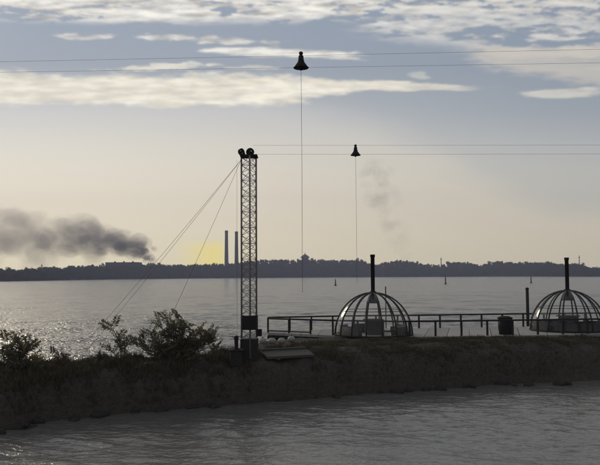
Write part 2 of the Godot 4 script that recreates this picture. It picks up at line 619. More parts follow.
func factory_block(called: String, label: String, category: String, px: float, wpx: float, top: float, roof: String, m: Material) -> void:
	var d := shore_depth(px) + 190.0
	var k := d / FOCAL
	var p := at_depth(px, top, d)
	var h := p.y
	var w := wpx * k
	var t := thing(called, label, category, Vector3(p.x, 0, p.z))
	part("wall", box_mesh(Vector3(w, h, w * 0.6), Vector3(0, h * 0.5, 0)), m, t)
	if roof == "flat":
		part("roof", box_mesh(Vector3(w + 1.0, 0.8, w * 0.6 + 1.0), Vector3(0, h + 0.4, 0)), M.far_roof, t)
		for i in 3:
			part("vent", box_mesh(Vector3(3.0, 2.5, 3.0), Vector3((i - 1) * w * 0.28, h + 1.9, 0)), M.far_roof, t)
	else:
		part("roof", lathe_mesh([Vector2(w * 0.72, h), Vector2(w * 0.45, h + w * 0.28), Vector2(w * 0.08, h + w * 0.5), Vector2(0.0, h + w * 0.8)], 12), M.far_roof, t)
	for i in 6:
		part("window", box_mesh(Vector3(w * 0.09, 1.8, 0.3), Vector3((i - 2.5) * w * 0.15, h * 0.72, w * 0.3 + 0.05)), M.far_glass, t)

# ---------------------------------------------------------------- smoke
func smoke(called: String, label: String, px_path: Array, depth: float, dens: float, col: Color, seed_: int, per: int) -> void:
	var t := thing(called, label, "smoke")
	t.set_meta("kind", "stuff")
	var r := RandomNumberGenerator.new()
	r.seed = seed_
	var k := depth / FOCAL
	for i in px_path.size() - 1:
		for j in per:
			var q := (j + r.randf()) / per
			var a: Array = px_path[i]
			var b: Array = px_path[i + 1]
			var rad: float = lerpf(a[2], b[2], q) * r.randf_range(0.15, 0.55)
			var spread: float = lerpf(a[2], b[2], q) * 0.8
			var thin: float = lerpf(a[3], b[3], q)
			var p := at_depth(lerpf(a[0], b[0], q) + r.randfn() * spread * 0.6, lerpf(a[1], b[1], q) + r.randfn() * spread * 0.5, depth + r.randfn() * spread * k * 0.7)
			var f := FogVolume.new()
			f.name = "smoke_puff"
			f.shape = RenderingServer.FOG_VOLUME_SHAPE_ELLIPSOID
			f.size = Vector3(r.randf_range(1.0, 1.5), r.randf_range(0.75, 1.0), 1.0) * rad * 2.0 * k
			var m := FogMaterial.new()
			m.density = dens * thin * r.randf_range(0.7, 1.3)
			m.albedo = col
			f.material = m
			t.add_child(f, true)
			f.position = p
			f.rotation.z = r.randf_range(-0.5, 0.5)

# ---------------------------------------------------------------- mast and cables
func build_mast(base: Vector3, top_y: float) -> Node3D:
	# three legged lattice mast
	var t := thing("lattice_mast", "tall steel lattice mast with pulleys on top and guy wires", "mast", base)
	var R := 0.455
	var h := top_y - base.y
	var legs := []
	for k in 3:
		var a: float = deg_to_rad([-68.4, 171.6, 51.6][k])
		legs.append(Vector3(sin(a) * R, 0, -cos(a) * R))
		part("leg", tube_mesh([legs[k], legs[k] + Vector3(0, h, 0)], 0.048, 8), M.steel, t)
	var y0 := 1.0
	var cells := 23
	var ch := (h - y0) / cells
	for f in 3:
		var a: Vector3 = legs[f]
		var b: Vector3 = legs[(f + 1) % 3]
		var up := Vector3(0, ch, 0)
		var diag := tube_mesh([a, b + up], 0.013, 5)
		var diag2 := tube_mesh([b, a + up], 0.013, 5)
		var bar := tube_mesh([a, b], 0.013, 5)
		for i in cells:
			part("brace", diag, M.steel, t, Vector3(0, y0 + i * ch, 0))
			part("brace", diag2, M.steel, t, Vector3(0, y0 + i * ch, 0))
			if i % 2 == 0:
				part("cross_bar", bar, M.steel, t, Vector3(0, y0 + i * ch, 0))
	part("plinth", box_mesh(Vector3(0.90, 1.3, 0.90), Vector3(0, 0.34, 0)), M.dark_concrete, t)
	part("base_plate", box_mesh(Vector3(0.8, 0.05, 0.8), Vector3(0, 1.02, 0)), M.steel, t)
	part("guard_panel", box_mesh(Vector3(0.74, 0.74, 0.03), Vector3(0.02, 1.86, R + 0.09)), M.dark_panel, t)
	part("guard_panel", box_mesh(Vector3(0.03, 0.74, 0.62), Vector3(0.43, 1.86, 0.20)), M.dark_panel, t)
	part("control_box", box_mesh(Vector3(0.26, 0.36, 0.3), Vector3(0.53, 1.32, 0.12)), M.dark_panel, t)
	part("top_plate", box_mesh(Vector3(0.92, 0.09, 0.92), Vector3(0, h + 0.03, 0)), M.dark_steel, t)
	# two tilted pulleys with forks, above the plate
	for q in [[Vector3(-0.40, h + 0.25, 0.12), -0.75, 0.19], [Vector3(0.06, h + 0.26, 0.05), 0.35, 0.215]]:
		var p := Node3D.new()
		p.name = "pulley"
		t.add_child(p, true)
		p.position = q[0]
		p.rotation = Vector3(PI * 0.5 - 0.25, 0, 0)
		p.rotation.z = q[1]
		var rr: float = q[2]
		part("wheel", lathe_mesh([Vector2(rr * 0.45, -0.03), Vector2(rr, -0.06), Vector2(rr * 0.86, 0), Vector2(rr, 0.06), Vector2(rr * 0.45, 0.03), Vector2(rr * 0.45, -0.03)], 24), M.dark_steel, p)
		part("hub", lathe_mesh([Vector2(0, -0.09), Vector2(0.06, -0.09), Vector2(0.06, 0.09), Vector2(0, 0.09)], 12), M.dark_steel, p)
		part("spoke", box_mesh(Vector3(rr * 1.3, 0.03, 0.05)), M.dark_steel, p)
		part("spoke", box_mesh(Vector3(0.05, 0.03, rr * 1.3)), M.dark_steel, p)
		part("bracket", box_mesh(Vector3(0.09, 0.40, 0.10), Vector3(q[0].x * 0.7, h + 0.24, q[0].z + 0.08), Basis(Vector3.BACK, -q[1] * 0.6)), M.dark_steel, t)
	return t

func carrier(where: Vector3, rope: float, label: String) -> void:
	# a bell shaped trolley clamped between the two cables with its tow rope hanging down
	var t := thing("cable_carrier", label, "carrier", where, 0.0, "carriers on the tow cables")
	part("knob", lathe_mesh([Vector2(0, 0.29), Vector2(0.05, 0.285), Vector2(0.075, 0.24), Vector2(0.06, 0.19), Vector2(0.045, 0.17)], 16), M.dark_steel, t)
	part("bell", lathe_mesh([Vector2(0.045, 0.17), Vector2(0.085, 0.14), Vector2(0.095, 0.02), Vector2(0.12, -0.08), Vector2(0.20, -0.19), Vector2(0.235, -0.25), Vector2(0.0, -0.235)], 20), M.dark_steel, t)
	part("brim", lathe_mesh([Vector2(0.0, -0.235), Vector2(0.25, -0.25), Vector2(0.27, -0.27), Vector2(0.25, -0.29), Vector2(0.0, -0.28)], 20), M.dark_steel, t)
	part("eye", lathe_mesh([Vector2(0, -0.28), Vector2(0.04, -0.29), Vector2(0.035, -0.36), Vector2(0, -0.37)], 10), M.dark_steel, t)
	part("tow_rope", tube_mesh([Vector3(0, -0.34, 0), Vector3(0.01, -rope * 0.5, 0.0), Vector3(0, -rope, 0)], 0.007, 6), M.rope, t)

func sag_line(a: Vector3, b: Vector3, sag: float, n := 24) -> Array:
	var pts := []
	for i in n + 1:
		var q := float(i) / n
		pts.append(a.lerp(b, q) - Vector3(0, 4.0 * sag * q * (1.0 - q), 0))
	return pts

func cable(a: Vector3, b: Vector3, sag: float, rad: float, label: String) -> void:
	var o := part("tow_cable", tube_mesh(sag_line(a, b, sag), rad, 6), M.cable, self)
	tag(o, label, "cable", "tow cables")

# ---------------------------------------------------------------- pier
func build_rail(called: String, label: String, px_line: Array, h_top: float, deck: float, spacing: float, low_bays: int) -> void:
	var pts := []
	for q in px_line: pts.append(at_height(q[0], q[1], h_top))
	var t := thing(called, label, "railing", Vector3(pts[0].x, deck, pts[0].z), 0.0, "railings along the pier")
	var off := Vector3(pts[0].x, deck, pts[0].z)
	for i in pts.size() - 1:
		part("top_rail", tube_mesh([pts[i] - off, pts[i + 1] - off], 0.058, 8), M.dark_wood, t)
	# posts at even spacing along the line
	var left := 0.0
	var posts := []
	for i in pts.size() - 1:
		var a: Vector3 = pts[i]
		var b: Vector3 = pts[i + 1]
		var l := a.distance_to(b)
		var d := left
		while d < l:
			posts.append(a.lerp(b, d / l) - off)
			d += spacing
		left = d - l
	var post := box_mesh(Vector3(0.125, h_top - deck + 0.02, 0.125), Vector3(0, (h_top - deck) * 0.5, 0))
	for p in posts:
		part("post", post, M.dark_wood, t, Vector3(p.x, 0, p.z))
	for i in mini(low_bays, posts.size() - 1):
		var a2: Vector3 = posts[i]
		var b2: Vector3 = posts[i + 1]
		part("lower_rail", tube_mesh([Vector3(a2.x, 0.12, a2.z), Vector3(b2.x, 0.12, b2.z)], 0.045, 6), M.dark_wood, t)

func build_deck(front: Array, rear: Array, deck: float) -> void:
	var t := thing("pier_deck", "pale grey slab pier deck under the two dome shelters", "pier", Vector3(0, 0, 0))
	var f := []
	var b := []
	for q in front: f.append(at_height(q[0], q[1], 3.42))
	for q in rear: b.append(at_height(q[0], q[1], 3.42))
	var n := 20
	var along := func(line: Array, q: float) -> Vector3:
		var x := q * (line.size() - 1)
		var i: int = mini(int(x), line.size() - 2)
		var p: Vector3 = line[i].lerp(line[i + 1], x - i)
		p.y = deck
		return p
	for i in n:
		var q0 := (i + 0.012) / n
		var q1 := (i + 0.988) / n
		var a: Vector3 = along.call(f, q0)
		var c: Vector3 = along.call(f, q1)
		var d: Vector3 = along.call(b, q1)
		var e: Vector3 = along.call(b, q0)
		var out: Vector3 = Vector3(0, 0, 0.35)
		a += out; c += out; d -= out; e -= out
		var st := SurfaceTool.new()
		st.begin(Mesh.PRIMITIVE_TRIANGLES)
		st.set_smooth_group(-1)
		var dn := Vector3(0, -0.16, 0)
		var quad := func(p, q, r, s):
			for v in [p, q, r, p, r, s]: st.add_vertex(v)
		quad.call(a, e, d, c)
		quad.call(a + dn, c + dn, d + dn, e + dn)
		quad.call(a, c, c + dn, a + dn)
		quad.call(d, e, e + dn, d + dn)
		quad.call(e, a, a + dn, e + dn)
		quad.call(c, d, d + dn, c + dn)
		st.generate_normals()
		part("slab", st.commit(), M.deck if i % 3 else M.deck2, t)
		if i % 2 == 0:
			var p1: Vector3 = (d + e) * 0.5 + Vector3(0, 0, 0.8)
			part("pile", tube_mesh([Vector3(p1.x, -1.4, p1.z), Vector3(p1.x, deck - 0.165, p1.z)], 0.16, 10), M.dark_wood, t)
	var beam := []
	for i in 9: beam.append(along.call(f, i / 8.0) + Vector3(0, -0.30, 0.18))
	part("edge_beam", tube_mesh(beam, 0.13, 4), M.dark_wood, t)

func build_dome(where: Vector3, label: String, chimney_top: float, skirt: bool, turn: float) -> void:
	var R := 2.6
	var H := 2.76
	var t := thing("dome_shelter", label, "shelter", where, turn, "dome shelters on the pier")
	var n := 16
	var prof := []
	for i in 11:
		var a := i / 10.0 * PI * 0.5 * 0.965
		prof.append(Vector2(cos(a) * R, sin(a) * H + 0.04))
	for k in n:
		var a := TAU * k / n
		var pts := []
		for p in prof: pts.append(Vector3(cos(a) * p.x, p.y, sin(a) * p.x))
		part("rib", tube_mesh(pts, 0.055, 6), M.rib, t)
		# the clear pane between this rib and the next
		var st := SurfaceTool.new()
		st.begin(Mesh.PRIMITIVE_TRIANGLES)
		st.set_smooth_group(0)
		for i in 10:
			for j in 3:
				var v := []
				for q in [[i, j], [i, j + 1], [i + 1, j + 1], [i + 1, j]]:
					var b: float = TAU * (k + q[1] / 3.0) / n
					v.append(Vector3(cos(b) * prof[q[0]].x, prof[q[0]].y, sin(b) * prof[q[0]].x))
				for w in [v[0], v[1], v[2], v[0], v[2], v[3]]: st.add_vertex(w)
		st.index()
		st.generate_normals()
		part("pane", st.commit(), M.clear_sheet, t)
	var ring := []
	var ring2 := []
	for i in 49:
		var a := TAU * i / 48.0
		ring.append(Vector3(cos(a) * R, 0.05, sin(a) * R))
		ring2.append(Vector3(cos(a) * prof[4].x, prof[4].y, sin(a) * prof[4].x))
	part("base_ring", tube_mesh(ring, 0.06, 6), M.dark_steel, t)
	part("tie_ring", tube_mesh(ring2, 0.022, 6), M.dark_steel, t)
	# smoke hood and chimney over a fireplace
	part("hood", lathe_mesh([Vector2(0.16, H + 0.02), Vector2(0.20, H - 0.1), Vector2(0.42, H - 0.55), Vector2(0.46, H - 0.66), Vector2(0.40, H - 0.62), Vector2(0.14, H - 0.1)], 16), M.soot, t)
	var ctop: float = chimney_top - where.y
	var ch := part("chimney", lathe_mesh([Vector2(0.135, H - 0.1), Vector2(0.135, ctop - 0.18), Vector2(0.165, ctop - 0.17), Vector2(0.165, ctop), Vector2(0.12, ctop), Vector2(0.12, ctop - 0.3), Vector2(0, ctop - 0.3)], 18), M.soot, t)
	part("collar", lathe_mesh([Vector2(0.14, H - 0.02), Vector2(0.24, H), Vector2(0.22, H + 0.12), Vector2(0.14, H + 0.14)], 16), M.soot, ch)
	part("fireplace", box_mesh(Vector3(0.95, 0.95, 0.95), Vector3(0, 0.48, 0)), M.dark_stone, t)
	part("hearth_slab", box_mesh(Vector3(1.15, 0.08, 1.15), Vector3(0, 1.0, 0)), M.dark_concrete, t)
	# bench along the rim in two arcs
	for arc in [[-0.75, 0.95], [2.1, 3.9], [4.1, 5.1]]:
		var bn := part("bench", lathe_mesh([Vector2(1.75, 0.02), Vector2(1.75, 0.42), Vector2(1.72, 0.46), Vector2(2.20, 0.46), Vector2(2.22, 0.60), Vector2(2.28, 0.60), Vector2(2.3, 0.02)], 16, arc[0], arc[1]), M.soot, t)
		bn.rotation.y = -turn
	if skirt:
		for k in n:
			var b0 := TAU * (k + 0.03) / n
			var b1 := TAU * (k + 0.97) / n
			var mid := (b0 + b1) * 0.5
			if sin(mid - turn) < -0.2: continue
			var w := 2.0 * R * sin((b1 - b0) * 0.5) * 0.96
			part("skirt_panel", box_mesh(Vector3(w, 0.72, 0.03), Vector3(cos(mid), 0, sin(mid)) * (R * 0.955) + Vector3(0, 0.42, 0), Basis(Vector3.UP, PI * 0.5 - mid)), M.dark_panel, t)

# ---------------------------------------------------------------- rocks
func rock_mesh(seed_: int) -> ArrayMesh:
	var n := FastNoiseLite.new()
	n.seed = seed_
	n.frequency = 0.9
	var s := SphereMesh.new()
	s.radial_segments = 12
	s.rings = 7
	var st := SurfaceTool.new()
	st.create_from(s, 0)
	var arr := st.commit_to_arrays()
	var v: PackedVector3Array = arr[Mesh.ARRAY_VERTEX]
	for i in v.size():
		var p := v[i] * 2.0
		var k := 1.0 + n.get_noise_3dv(p) * 0.55
		p *= k
		p.y = clampf(p.y, -0.6, 0.62 + n.get_noise_2d(p.x, p.z) * 0.2)
		v[i] = p * 0.5
	arr[Mesh.ARRAY_VERTEX] = v
	var am := ArrayMesh.new()
	am.add_surface_from_arrays(Mesh.PRIMITIVE_TRIANGLES, arr)
	var st2 := SurfaceTool.new()
	st2.create_from(am, 0)
	st2.generate_normals()
	return st2.commit()

func grass_tuft(seed_: int) -> ArrayMesh:
	var r := RandomNumberGenerator.new()
	r.seed = seed_
	var st := SurfaceTool.new()
	st.begin(Mesh.PRIMITIVE_TRIANGLES)
	st.set_smooth_group(-1)
	for i in 12:
		var a := r.randf() * TAU
		var root := Vector3(r.randf_range(-0.09, 0.09), -0.04, r.randf_range(-0.09, 0.09))
		var h := r.randf_range(0.12, 0.38)
		var lean := Vector3(cos(a), 0, sin(a)) * h * r.randf_range(0.15, 0.75)
		var w := Vector3(-sin(a), 0, cos(a)) * r.randf_range(0.008, 0.016)
		var midp := root + lean * 0.35 + Vector3(0, h * 0.62, 0)
		var tip := root + lean + Vector3(0, h, 0)
		for p in [root - w, root + w, midp + w * 0.8, root - w, midp + w * 0.8, midp - w * 0.8, midp - w * 0.8, midp + w * 0.8, tip]: st.add_vertex(p)
	st.generate_normals()
	return st.commit()

# ================================================================ scene
func _ready() -> void:
	# camera
	var cam := Camera3D.new()
	cam.name = "camera"
	cam.position = EYE
	cam.fov = 2.0 * rad_to_deg(atan(232.5 / FOCAL))
	cam.far = 9000.0
	cam.near = 0.1
	cam.rotation_order = EULER_ORDER_YXZ
	cam.rotation_degrees = Vector3(3.26, 0, -0.35)
	add_child(cam)
	cam.current = true
	cam_basis = cam.basis
	# sky
	var env := Environment.new()
	env.background_mode = Environment.BG_SKY
	var sky := Sky.new()
	sky.sky_material = build_sky()
	env.sky = sky
	env.background_energy_multiplier = 1.0
	env.tonemap_mode = Environment.TONE_MAPPER_LINEAR
	env.tonemap_exposure = 1.0
	env.sdfgi_enabled = true
	env.ssao_enabled = true
	env.ssil_enabled = true
	env.fog_enabled = true
	env.fog_density = 0.00024
	env.fog_light_color = Color(0.76, 0.79, 0.92)
	env.volumetric_fog_enabled = true
	env.volumetric_fog_density = 0.0
	var we := WorldEnvironment.new()
	we.name = "environment"
	we.environment = env
	add_child(we)
	# sun: low, veiled, ahead and to the left of the view
	var sun := DirectionalLight3D.new()
	sun.name = "sun"
	sun.light_energy = 0.5
	sun.light_color = Color(1.0, 0.93, 0.80)
	sun.light_angular_distance = 14.0
	sun.shadow_enabled = true
	add_child(sun)
	var saz := deg_to_rad(-36.8)
	var sel := deg_to_rad(22.0)
	var to_sun := Vector3(sin(saz) * cos(sel), sin(sel), -cos(saz) * cos(sel))
	sun.look_at_from_position(Vector3.ZERO, -to_sun, Vector3.UP)

	rng.seed = 4
	ground_noise.frequency = 0.12
	ground_noise.fractal_octaves = 3
	ground_noise.seed = 9
	materials()

	# large structure
	var a := at_height(0, 431, 0.0)
	var b := at_height(600, 382, 0.0)
	bank_a = a
	bank_dir = (b - a).normalized()
	bank_out = Vector3(bank_dir.z, 0, -bank_dir.x)
	if bank_out.z > 0: bank_out = -bank_out
	for q in [[0, 430], [40, 420], [80, 416], [160, 409], [240, 401.5], [345, 393], [480, 385], [600, 380.5]]:
		var st := bank_st(at_height(q[0], q[1], 0.0))
		shore_line.append([st.x, st.y])
	bank_step = bank_st(at_depth(264, 345, 45.0)).x
	build_water()
	build_bank()
	build_far_shore()

	# far shore: works, chimneys, smoke
	factory_block("factory_hall", "long flat roofed hall beside the source of the thick smoke", "hall", 124, 32, 262.8, "flat", M.far_wall)
	factory_block("factory_hall", "small pale hall at the foot of the thick smoke", "hall", 151, 8, 264.5, "flat", M.far_pale)
	factory_block("domed_tower", "squat tower with a pointed roof rising above the far trees", "tower", 305, 7, 257.8, "cone", M.far_wall)
	for q in [[226.5, 230.5, "far chimney standing farther from the lattice mast"], [236.5, 231.5, "far chimney standing closer to the lattice mast"]]:
		var d := 1750.0
		var p := at_depth(q[0], q[1], d)
		var t := thing("factory_chimney", q[2], "chimney", Vector3(p.x, 0, p.z), 0.0, "far factory chimneys")
		part("shaft", lathe_mesh([Vector2(5.2, 0), Vector2(3.6, p.y - 4.0), Vector2(3.6, p.y), Vector2(2.6, p.y), Vector2(2.6, p.y - 6.0)], 16), M.far_stack, t)
		part("top_band", lathe_mesh([Vector2(3.62, p.y - 5.0), Vector2(4.1, p.y - 4.6), Vector2(4.1, p.y - 2.2), Vector2(3.62, p.y - 1.8)], 16), M.far_stack, t)
	for q in [[441, 257.5, "thin mast above the far trees, between the two dome shelters"], [579, 255.5, "thin mast above the far trees beyond the second dome"], [42, 264, "thin mast above the far trees under the drifting smoke"]]:
		var d2 := 1450.0
		var p2 := at_depth(q[0], q[1], d2)
		var t2 := thing("radio_mast", q[2], "mast", Vector3(p2.x, 0, p2.z), 0.0, "thin masts on the far shore")
		part("pole", tube_mesh([Vector3.ZERO, Vector3(0, p2.y, 0)], [1.3, 0.6], 8), M.far_stack, t2)
		part("antenna", box_mesh(Vector3(3.2, 1.2, 1.2), Vector3(0, p2.y * 0.9, 0)), M.far_stack, t2)
	smoke("smoke_plume", "thick grey smoke drifting from the far factory", [[149, 263, 5, 3.0], [146, 254, 8, 2.6], [135, 247, 12, 1.6], [118, 242, 17, 0.95], [96, 239, 22, 0.62], [70, 237, 25, 0.44], [46, 240, 26, 0.24], [22, 230, 28, 0.24], [-14, 240, 34, 0.15], [-50, 236, 38, 0.12]], 1560.0, 0.0115, Color(0.93, 0.885, 0.865), 8, 31)
	smoke("smoke_plume", "thin smoke wisp hanging over the water beyond the farther carrier", [[374, 160, 9, 0.8], [378, 180, 14, 1.0], [386, 206, 15, 0.8], [396, 234, 13, 0.5], [405, 258, 7, 0.9]], 1560.0, 0.0026, Color(0.7, 0.66, 0.66), 12, 24)

	# objects
	build_shore_objects()

func materials() -> void:
	M.soil = textured(lin(0.040, 0.035, 0.031), lin(0.085, 0.075, 0.066), 0.02, 1, 0.35, 0.95, 12.0)
	M.far_land = mat(lin(0.024, 0.026, 0.022), 0.95)
	M.leaf_far = mat(lin(0.035, 0.045, 0.028), 0.9)
	M.leaf_far2 = mat(lin(0.055, 0.055, 0.030), 0.9)
	M.far_wall = mat(lin(0.07, 0.07, 0.07), 0.9)
	M.far_pale = mat(lin(0.25, 0.25, 0.24), 0.9)
	M.far_roof = mat(lin(0.08, 0.08, 0.085), 0.9)
	M.far_glass = mat(lin(0.03, 0.035, 0.04), 0.3)
	M.far_stack = mat(lin(0.075, 0.07, 0.066), 0.9)
	M.steel = textured(lin(0.13, 0.13, 0.13), lin(0.22, 0.21, 0.20), 0.03, 41, 1.5, 0.55, 1.0)
	M.dark_steel = textured(lin(0.016, 0.016, 0.018), lin(0.034, 0.031, 0.03), 0.03, 43, 1.5, 0.68, 1.0)
	M.dark_panel = textured(lin(0.016, 0.016, 0.018), lin(0.03, 0.029, 0.028), 0.03, 45, 1.2, 0.6, 1.0)
	M.rib = textured(lin(0.030, 0.030, 0.032), lin(0.06, 0.058, 0.056), 0.03, 44, 1.5, 0.5, 1.0)
	M.cable = mat(lin(0.05, 0.05, 0.05), 0.5, 0.3)
	M.rope = mat(lin(0.10, 0.09, 0.075), 0.9)
	M.dark_wood = textured(lin(0.022, 0.019, 0.017), lin(0.048, 0.043, 0.038), 0.03, 47, 1.4, 0.75, 3.0)
	M.deck = textured(lin(0.20, 0.20, 0.195), lin(0.33, 0.325, 0.31), 0.02, 51, 0.5, 0.6, 1.5)
	M.deck2 = textured(lin(0.17, 0.17, 0.165), lin(0.30, 0.29, 0.28), 0.02, 53, 0.6, 0.6, 1.5)
	M.dark_concrete = textured(lin(0.022, 0.021, 0.020), lin(0.050, 0.047, 0.044), 0.02, 55, 0.8, 0.85, 3.0)
	M.concrete = textured(lin(0.06, 0.058, 0.054), lin(0.11, 0.106, 0.10), 0.02, 56, 0.8, 0.8, 3.0)
	M.dark_stone = textured(lin(0.012, 0.012, 0.012), lin(0.03, 0.028, 0.026), 0.03, 57, 0.9, 0.9, 4.0)
	M.soot = mat(lin(0.016, 0.016, 0.018), 0.55)
	M.rock = textured(lin(0.022, 0.021, 0.020), lin(0.06, 0.056, 0.052), 0.025, 58, 0.7, 0.8, 6.0)
	M.bark = mat(lin(0.04, 0.034, 0.028), 0.9)
	M.grass = mat(lin(0.072, 0.066, 0.045), 0.8)
	M.grass.backlight_enabled = true
	M.grass.backlight = lin(0.02, 0.02, 0.01)
	M.leaf = mat(lin(0.080, 0.075, 0.052), 0.55)
	M.leaf.backlight_enabled = true
	M.leaf.backlight = lin(0.08, 0.075, 0.045)
	M.leaf_tan = mat(lin(0.15, 0.115, 0.07), 0.6)
	M.leaf_tan.backlight_enabled = true
	M.leaf_tan.backlight = lin(0.16, 0.12, 0.06)
	M.leaf_brown = mat(lin(0.085, 0.058, 0.045), 0.7)
	M.leaf_brown.backlight_enabled = true
	M.leaf_brown.backlight = lin(0.03, 0.018, 0.012)
	M.buoy = textured(lin(0.22, 0.22, 0.21), lin(0.36, 0.35, 0.33), 0.02, 60, 1.5, 0.5, 1.0)
	var g := StandardMaterial3D.new()
	g.albedo_color = Color(0.9, 0.93, 0.93, 0.02)
	g.transparency = BaseMaterial3D.TRANSPARENCY_ALPHA
	g.roughness = 0.12
	g.metallic_specular = 0.35
	g.cull_mode = BaseMaterial3D.CULL_DISABLED
	M.clear_sheet = g

func build_shore_objects() -> void:
	# mast and its cables
	var mb := at_depth(249.5, 352, 39.0)
	mb.y = 2.15
	var mast_top := at_depth(249.0, 157, 39.0)
	var mast := build_mast(mb, mast_top.y)
	for q in [[58, 357, 34.6], [74, 355, 35.4], [150, 352, 37.2]]:
		var g := at_depth(q[0], q[1], q[2])
		var st := bank_st(g)
		g.y = bank_height(st.x, st.y) + 0.02
		var from := at_depth(241, 160, 39.0)
		var gl := mast.to_local(g) if mast.is_inside_tree() else g - mb
		var fl := mast.to_local(from) if mast.is_inside_tree() else from - mb
		part("guy_wire", tube_mesh(sag_line(fl, gl, 0.12), 0.008, 6), M.cable, mast)
	var drop := at_depth(237, 250, 38.8)
	part("halyard", tube_mesh([mast.to_local(Vector3(drop.x, 2.3, drop.z)), mast.to_local(Vector3(drop.x, mast_top.y - 0.2, drop.z))], 0.006, 6), M.rope, mast)
	var far_c := at_depth(355.5, 150, 38.0)
	for q in [[145.3, 144.5, "upper cable running from the mast top through the farther carrier"], [154.2, 153.4, "lower cable running from the mast top through the farther carrier"]]:
		var l := at_depth(253, q[0], 38.9)
		var r := at_depth(600, q[1], 37.6)
		cable(l, l + (r - l) * 2.5, 0.03, 0.0055, q[2])
	carrier(far_c, 6.9, "small bell shaped carrier with hanging rope on the cables from the mast")
	var near_c := at_depth(301.0, 60, 25.0)
	for q in [[61.0, 48.5, "upper of the two high cables carrying the larger carrier"], [71.5, 62.0, "lower of the two high cables carrying the larger carrier"]]:
		var l := at_depth(0, q[0], 26.0)
		var r := at_depth(600, q[1], 24.0)
		cable(l + (l - r) * 1.2, r + (r - l) * 1.2, 0.03, 0.0038, q[2])
	carrier(near_c, 8.0, "larger bell shaped carrier with hanging rope on the highest cables")

	# pier, railings, domes
	var deck := 2.45
	var front := [[268, 318.5], [335, 320.5], [400, 321.5], [490, 320.5], [600, 319], [760, 317]]
	var rear := [[268, 317.5], [340, 316], [410, 315.3], [490, 314.2], [600, 313], [760, 311]]
	build_deck(front, rear, deck)
	build_rail("pier_railing", "dark railing along the near edge of the pier, in front of the domes", front, 3.42, deck, 1.72, 2)
	build_rail("pier_railing", "dark railing along the water side of the pier, behind the domes", rear, 3.42, deck, 1.62, 0)
	var d1 := at_depth(373, 300, 49.6)
	build_dome(Vector3(d1.x, deck + 0.004, d1.z), "ribbed clear dome shelter whose fireplace stands open to view", at_depth(373, 254.5, 49.6).y, false, 0.12)
	var d2 := at_depth(567.5, 300, 52.4)
	build_dome(Vector3(d2.x, deck + 0.004, d2.z), "ribbed clear dome shelter with a dark boarded skirt next to the bin", at_depth(567.5, 257.5, 52.4).y, true, 0.3)

	# litter bin
	var bp := at_depth(505, 325, 49.2)
	var bin := thing("litter_bin", "dark barrel bin standing on the pier beside the skirted dome", "bin", Vector3(bp.x, deck + 0.004, bp.z))
	part("drum", lathe_mesh([Vector2(0, 0), Vector2(0.40, 0), Vector2(0.46, 0.5), Vector2(0.47, 1.05), Vector2(0.43, 1.05), Vector2(0.41, 0.1)], 20), M.dark_panel, bin)
	part("rim", lathe_mesh([Vector2(0.43, 1.04), Vector2(0.50, 1.05), Vector2(0.50, 1.12), Vector2(0.43, 1.13)], 20), M.dark_steel, bin)
	part("lid", lathe_mesh([Vector2(0.44, 1.12), Vector2(0.3, 1.2), Vector2(0.0, 1.22)], 20), M.dark_steel, bin)

	# posts and stakes in the water
	for q in [[527, 288, 62.0, 0.13, "mooring_pile", "stout dark pile in the water behind the pier, near the skirted dome", "pile"], [385.5, 287, 66.0, 0.05, "water_stake", "thin stake in the water just behind the open dome", "stake"]]:
		var p := at_depth(q[0], q[1], q[2])
		var t := thing(q[4], q[5], q[6], Vector3(p.x, 0, p.z))
		part("shaft", tube_mesh([Vector3(0, -1.2, 0), Vector3(0, p.y, 0)], [q[3] * 1.05, q[3]], 12), M.dark_wood, t)
		part("cap", lathe_mesh([Vector2(q[3] * 1.12, p.y - 0.12), Vector2(q[3] * 1.15, p.y), Vector2(0, p.y + 0.06)], 12), M.dark_steel, t)
	for q in [[335.5, 285.5, 279.0, "slim spar buoy off the far shore, beyond the hanging ropes"], [445.5, 284, 275.5, "slim spar buoy off the far shore, between the two domes"], [531, 283, 276.0, "slim spar buoy off the far shore, beyond the mooring pile"]]:
		var p := at_height(q[0], q[1], 0.0)
		var h: float = at_depth(q[0], q[2], -p.z).y
		var t := thing("spar_buoy", q[3], "buoy", Vector3(p.x, 0, p.z), 0.0, "spar buoys")
		part("spar", tube_mesh([Vector3(0, -1, 0), Vector3(0, h * 0.75, 0), Vector3(0, h, 0)], [0.4, 0.3, 0.15], 10), M.dark_steel, t)
		part("float_collar", lathe_mesh([Vector2(0.5, -0.3), Vector2(0.9, -0.1), Vector2(0.9, 0.25), Vector2(0.45, 0.5)], 12), M.dark_steel, t)

	# bollard on its block left of the mast
	var gp := at_depth(236, 352, 38.3)
	var gst := bank_st(gp)
	gp.y = bank_height(gst.x, gst.y)
	var bt: float = at_depth(236, 350.5, 38.3).y
	var blk := thing("anchor_block", "low dark concrete block beside the mast foot", "block", Vector3(gp.x, gp.y - 0.1, gp.z), 0.15)
	part("block", box_mesh(Vector3(0.62, bt - gp.y + 0.1, 0.6), Vector3(0, (bt - gp.y + 0.1) * 0.5, 0)), M.dark_concrete, blk)
	part("cap_slab", box_mesh(Vector3(0.78, 0.07, 0.72), Vector3(0, bt - gp.y + 0.135, 0)), M.dark_concrete, blk)
	var bol := thing("bollard", "short round topped dark bollard on the concrete block", "bollard", Vector3(gp.x + 0.02, bt + 0.07, gp.z))
	part("shaft", lathe_mesh([Vector2(0, 0), Vector2(0.14, 0), Vector2(0.10, 0.06), Vector2(0.10, 0.48), Vector2(0.125, 0.52), Vector2(0.125, 0.60), Vector2(0.09, 0.68), Vector2(0, 0.71)], 16), M.dark_steel, bol)
	part("base_flange", lathe_mesh([Vector2(0, 0.001), Vector2(0.18, 0.001), Vector2(0.18, 0.03), Vector2(0.11, 0.035)], 16), M.dark_steel, bol)

